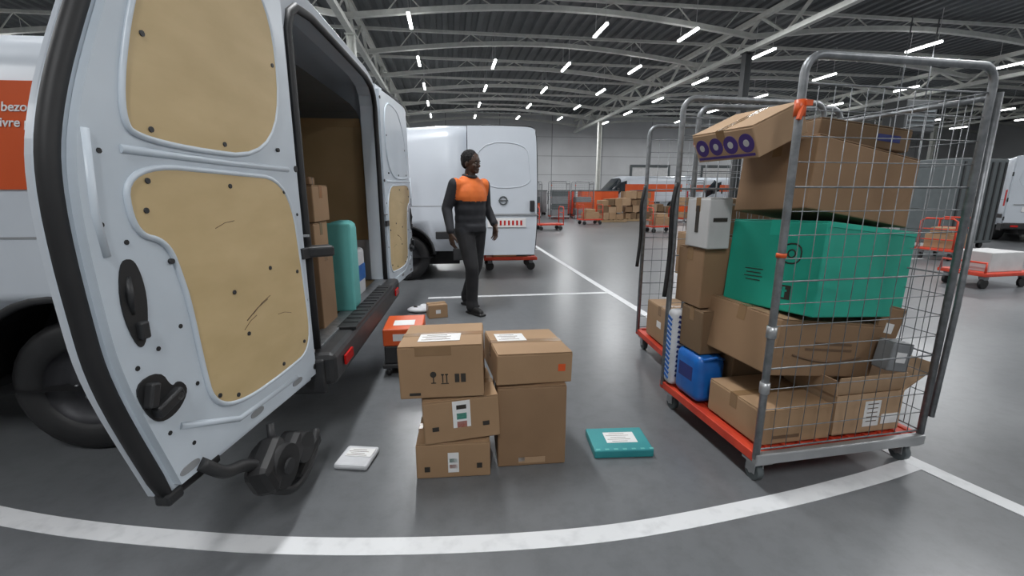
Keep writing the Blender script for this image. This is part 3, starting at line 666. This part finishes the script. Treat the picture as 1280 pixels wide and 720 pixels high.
# ------------------------------------------------------------------ person
def blob(build,voxel,smooth=6,fac=.5):
    m=MB(); build(m); m.mats=[]; 
    me=bpy.data.meshes.new('b'); me.from_pydata(m.v,[],m.f); o=bpy.data.objects.new('b',me); COL.objects.link(o)
    bm=bmesh.new(); bm.from_mesh(me); bmesh.ops.recalc_face_normals(bm,faces=bm.faces[:]); bm.to_mesh(me); bm.free()
    r=o.modifiers.new('r','REMESH'); r.mode='VOXEL'; r.voxel_size=voxel
    s_=o.modifiers.new('s','SMOOTH'); s_.iterations=smooth; s_.factor=fac
    bake(o); 
    for p in o.data.polygons: p.use_smooth=True
    return o
def paint(o,keys,rule):
    o.data.materials.clear()
    for k in keys: o.data.materials.append(M[k])
    for p in o.data.polygons: p.material_index=keys.index(rule(p.center))
man=empty('delivery_worker',(-.45,4.90,0),rad(-48))
def body(m):
    k='x'
    m.ell((0,0,.95),(.142,.185,.14),k); m.ell((0,0,1.02),(.142,.188,.16),k); m.ell((.003,0,1.12),(.143,.190,.18),k); m.ell((.01,0,1.25),(.145,.198,.19),k); m.ell((-.008,0,1.385),(.105,.195,.066),k)
    m.ell((-.005,0,1.425),(.078,.13,.055),k); m.cap((-.008,0,1.44),(.015,0,1.54),.060,.054,k)
    m.tube([(0,0,.88),(0,0,.955)],.166,k,20)
    s_=-1
    m.cap((-.005,s_*.190,1.375),(-.055,s_*.265,1.13),.072,.058,k); m.cap((-.055,s_*.265,1.13),(.05,s_*.295,.90),.058,.042,k); m.tube([(.037,s_*.293,.93),(.053,s_*.296,.89)],.045,k,14)
    s_=1
    m.cap((-.005,s_*.190,1.375),(-.06,s_*.265,1.14),.072,.058,k); m.cap((-.06,s_*.265,1.14),(.10,s_*.25,.96),.058,.042,k); m.tube([(.082,s_*.252,.98),(.108,s_*.249,.952)],.045,k,14)
    m.cap((0,-.085,.90),(.14,-.095,.51),.108,.076,k); m.cap((.14,-.095,.51),(.13,-.095,.10),.076,.060,k); m.cap((.13,-.095,.12),(.135,-.095,.075),.066,.070,k)
    m.cap((0,.085,.90),(-.03,.09,.50),.108,.076,k); m.cap((-.03,.09,.50),(-.23,.09,.13),.076,.058,k); m.cap((-.23,.09,.13),(-.225,.09,.09),.062,.066,k)
o=blob(body,.011,5); o.name='clothed_body'; o.parent=man
def rule(c):
    if c.z>1.475: return 'skin'
    if c.z>1.20+.25*max(0,abs(c.y)-.12) and abs(c.y)<.21: return 'hiviz'
    if c.z>.885 or abs(c.y)>.22: return 'jacket'
    return 'trouser'
paint(o,['skin','hiviz','jacket','trouser'],rule)
def shoes(m):
    for x,y in ((.13,-.095),(-.22,.09)):
        m.ell((x+.0,y,.05),(.065,.045,.05),'x'); m.cap((x+.02,y,.05),(x+.15,y-.005,.038),.045,.036,'x'); m.box((x+.06,y,.013),(.27,.09,.026),'x',bev=.01)
o=blob(shoes,.007,2); o.name='shoes'; o.parent=man; paint(o,['shoe'],lambda c:'shoe')
def hands(m):
    for s_,W in ((-1,Vector((.055,-.296,.885))),(1,Vector((.112,.249,.943)))):
        inn=-s_
        m.cap(W+Vector((0,0,.03)),W+Vector((.003,0,-.02)),.025,.027,'x')
        m.ell(W+Vector((.008,0,-.055)),(.042,.018,.054),'x')
        for i,(dx,L) in enumerate(((.038,.072),(.016,.082),(-.007,.076),(-.030,.060))):
            a=W+Vector((dx+.004,0,-.09)); b=a+Vector((.006,inn*.010,-L*.5)); c=b+Vector((.002,inn*.026,-L*.40))
            m.cap(a+Vector((0,0,.02)),b,.0095,.0088,'x',10); m.cap(b,c,.0088,.0072,'x',10)
        a=W+Vector((.035,inn*.004,-.03)); b=a+Vector((.028,inn*.012,-.035)); c=b+Vector((.004,inn*.012,-.03))
        m.cap(a,b,.0125,.0105,'x',10); m.cap(b,c,.0105,.008,'x',10)
o=blob(hands,.003,2); o.name='hands'; o.parent=man; paint(o,['skin'],lambda c:'skin')
head=empty('head_pivot',(.015,0,1.485)); head.parent=man; head.rotation_euler=(0,rad(3),rad(18))
def hd(m):
    m.ell((.01,0,.135),(.094,.074,.093),'x'); m.ell((.03,0,.080),(.070,.060,.078),'x'); m.ell((.070,0,.028),(.030,.032,.022),'x')
    m.cap((.0,0,-.02),(.0,0,.06),.054,.054,'x')
    m.cap((.094,0,.112),(.112,0,.085),.008,.012,'x'); m.ell((.103,0,.079),(.014,.018,.009),'x')
    m.ell((.083,0,.132),(.018,.046,.009),'x')
    m.ell((.092,0,.054),(.012,.026,.0065),'x'); m.ell((.090,0,.043),(.013,.023,.0075),'x')
    for s_ in (-1,1): m.ell((.0,s_*.077,.098),(.018,.009,.030),'x',rot=(0,.15,0)); m.ell((.062,s_*.038,.085),(.03,.022,.024),'x')
o=blob(hd,.0045,2); o.name='head'; o.parent=head; paint(o,['skin'],lambda c:'skin')
def hr(m):
    m.ell((-.016,0,.152),(.102,.086,.095),'x'); m.ell((-.040,0,.118),(.066,.082,.074),'x')
    for i in range(160):
        t=random.uniform(0,6.28); p=random.uniform(0,1.35); q=(-.016+.100*math.sin(p)*math.cos(t),.084*math.sin(p)*math.sin(t),.152+.093*math.cos(p))
        m.ell(q,(.008,.008,.008),'x',nu=6,nv=5)
o=blob(hr,.0045,1); o.name='hair'; o.parent=head; paint(o,['hair'],lambda c:'hair')
m=MB()
for s_ in (-1,1):
    m.ell((.092,s_*.031,.113),(.006,.012,.0055),'eye',nu=12,nv=8); m.ell((.0970,s_*.031,.113),(.003,.005,.005),'ink',nu=10,nv=8)
    m.tube([(.097,s_*.016,.134),(.099,s_*.032,.138),(.09,s_*.046,.133)],.003,'hair',6)
m.obj('eyes',parent=head)
m=MB(); m.tube([(.068*math.cos(t*math.pi/8)-.0,.068*math.sin(t*math.pi/8),1.464-.012*math.cos(t*math.pi/8)) for t in range(16)],.016,'jacket',8,closed=True); m.obj('collar',parent=man)

# ------------------------------------------------------------------ world, camera
w=bpy.data.worlds.new('world'); scene.world=w; w.use_nodes=True
w.node_tree.nodes['Background'].inputs[0].default_value=(0.6,0.65,0.7,1); w.node_tree.nodes['Background'].inputs[1].default_value=0.3
cam=bpy.data.cameras.new('camera'); cam.sensor_width=36; cam.lens=15.75; cam.clip_end=200; cam.clip_start=.05
co=bpy.data.objects.new('camera',cam); COL.objects.link(co); co.location=(0,0,1.3); co.rotation_euler=(rad(90-12.1),0,0); scene.camera=co
try:
    scene.view_settings.view_transform='Standard'; scene.view_settings.look='None'
except Exception as e: print(e)
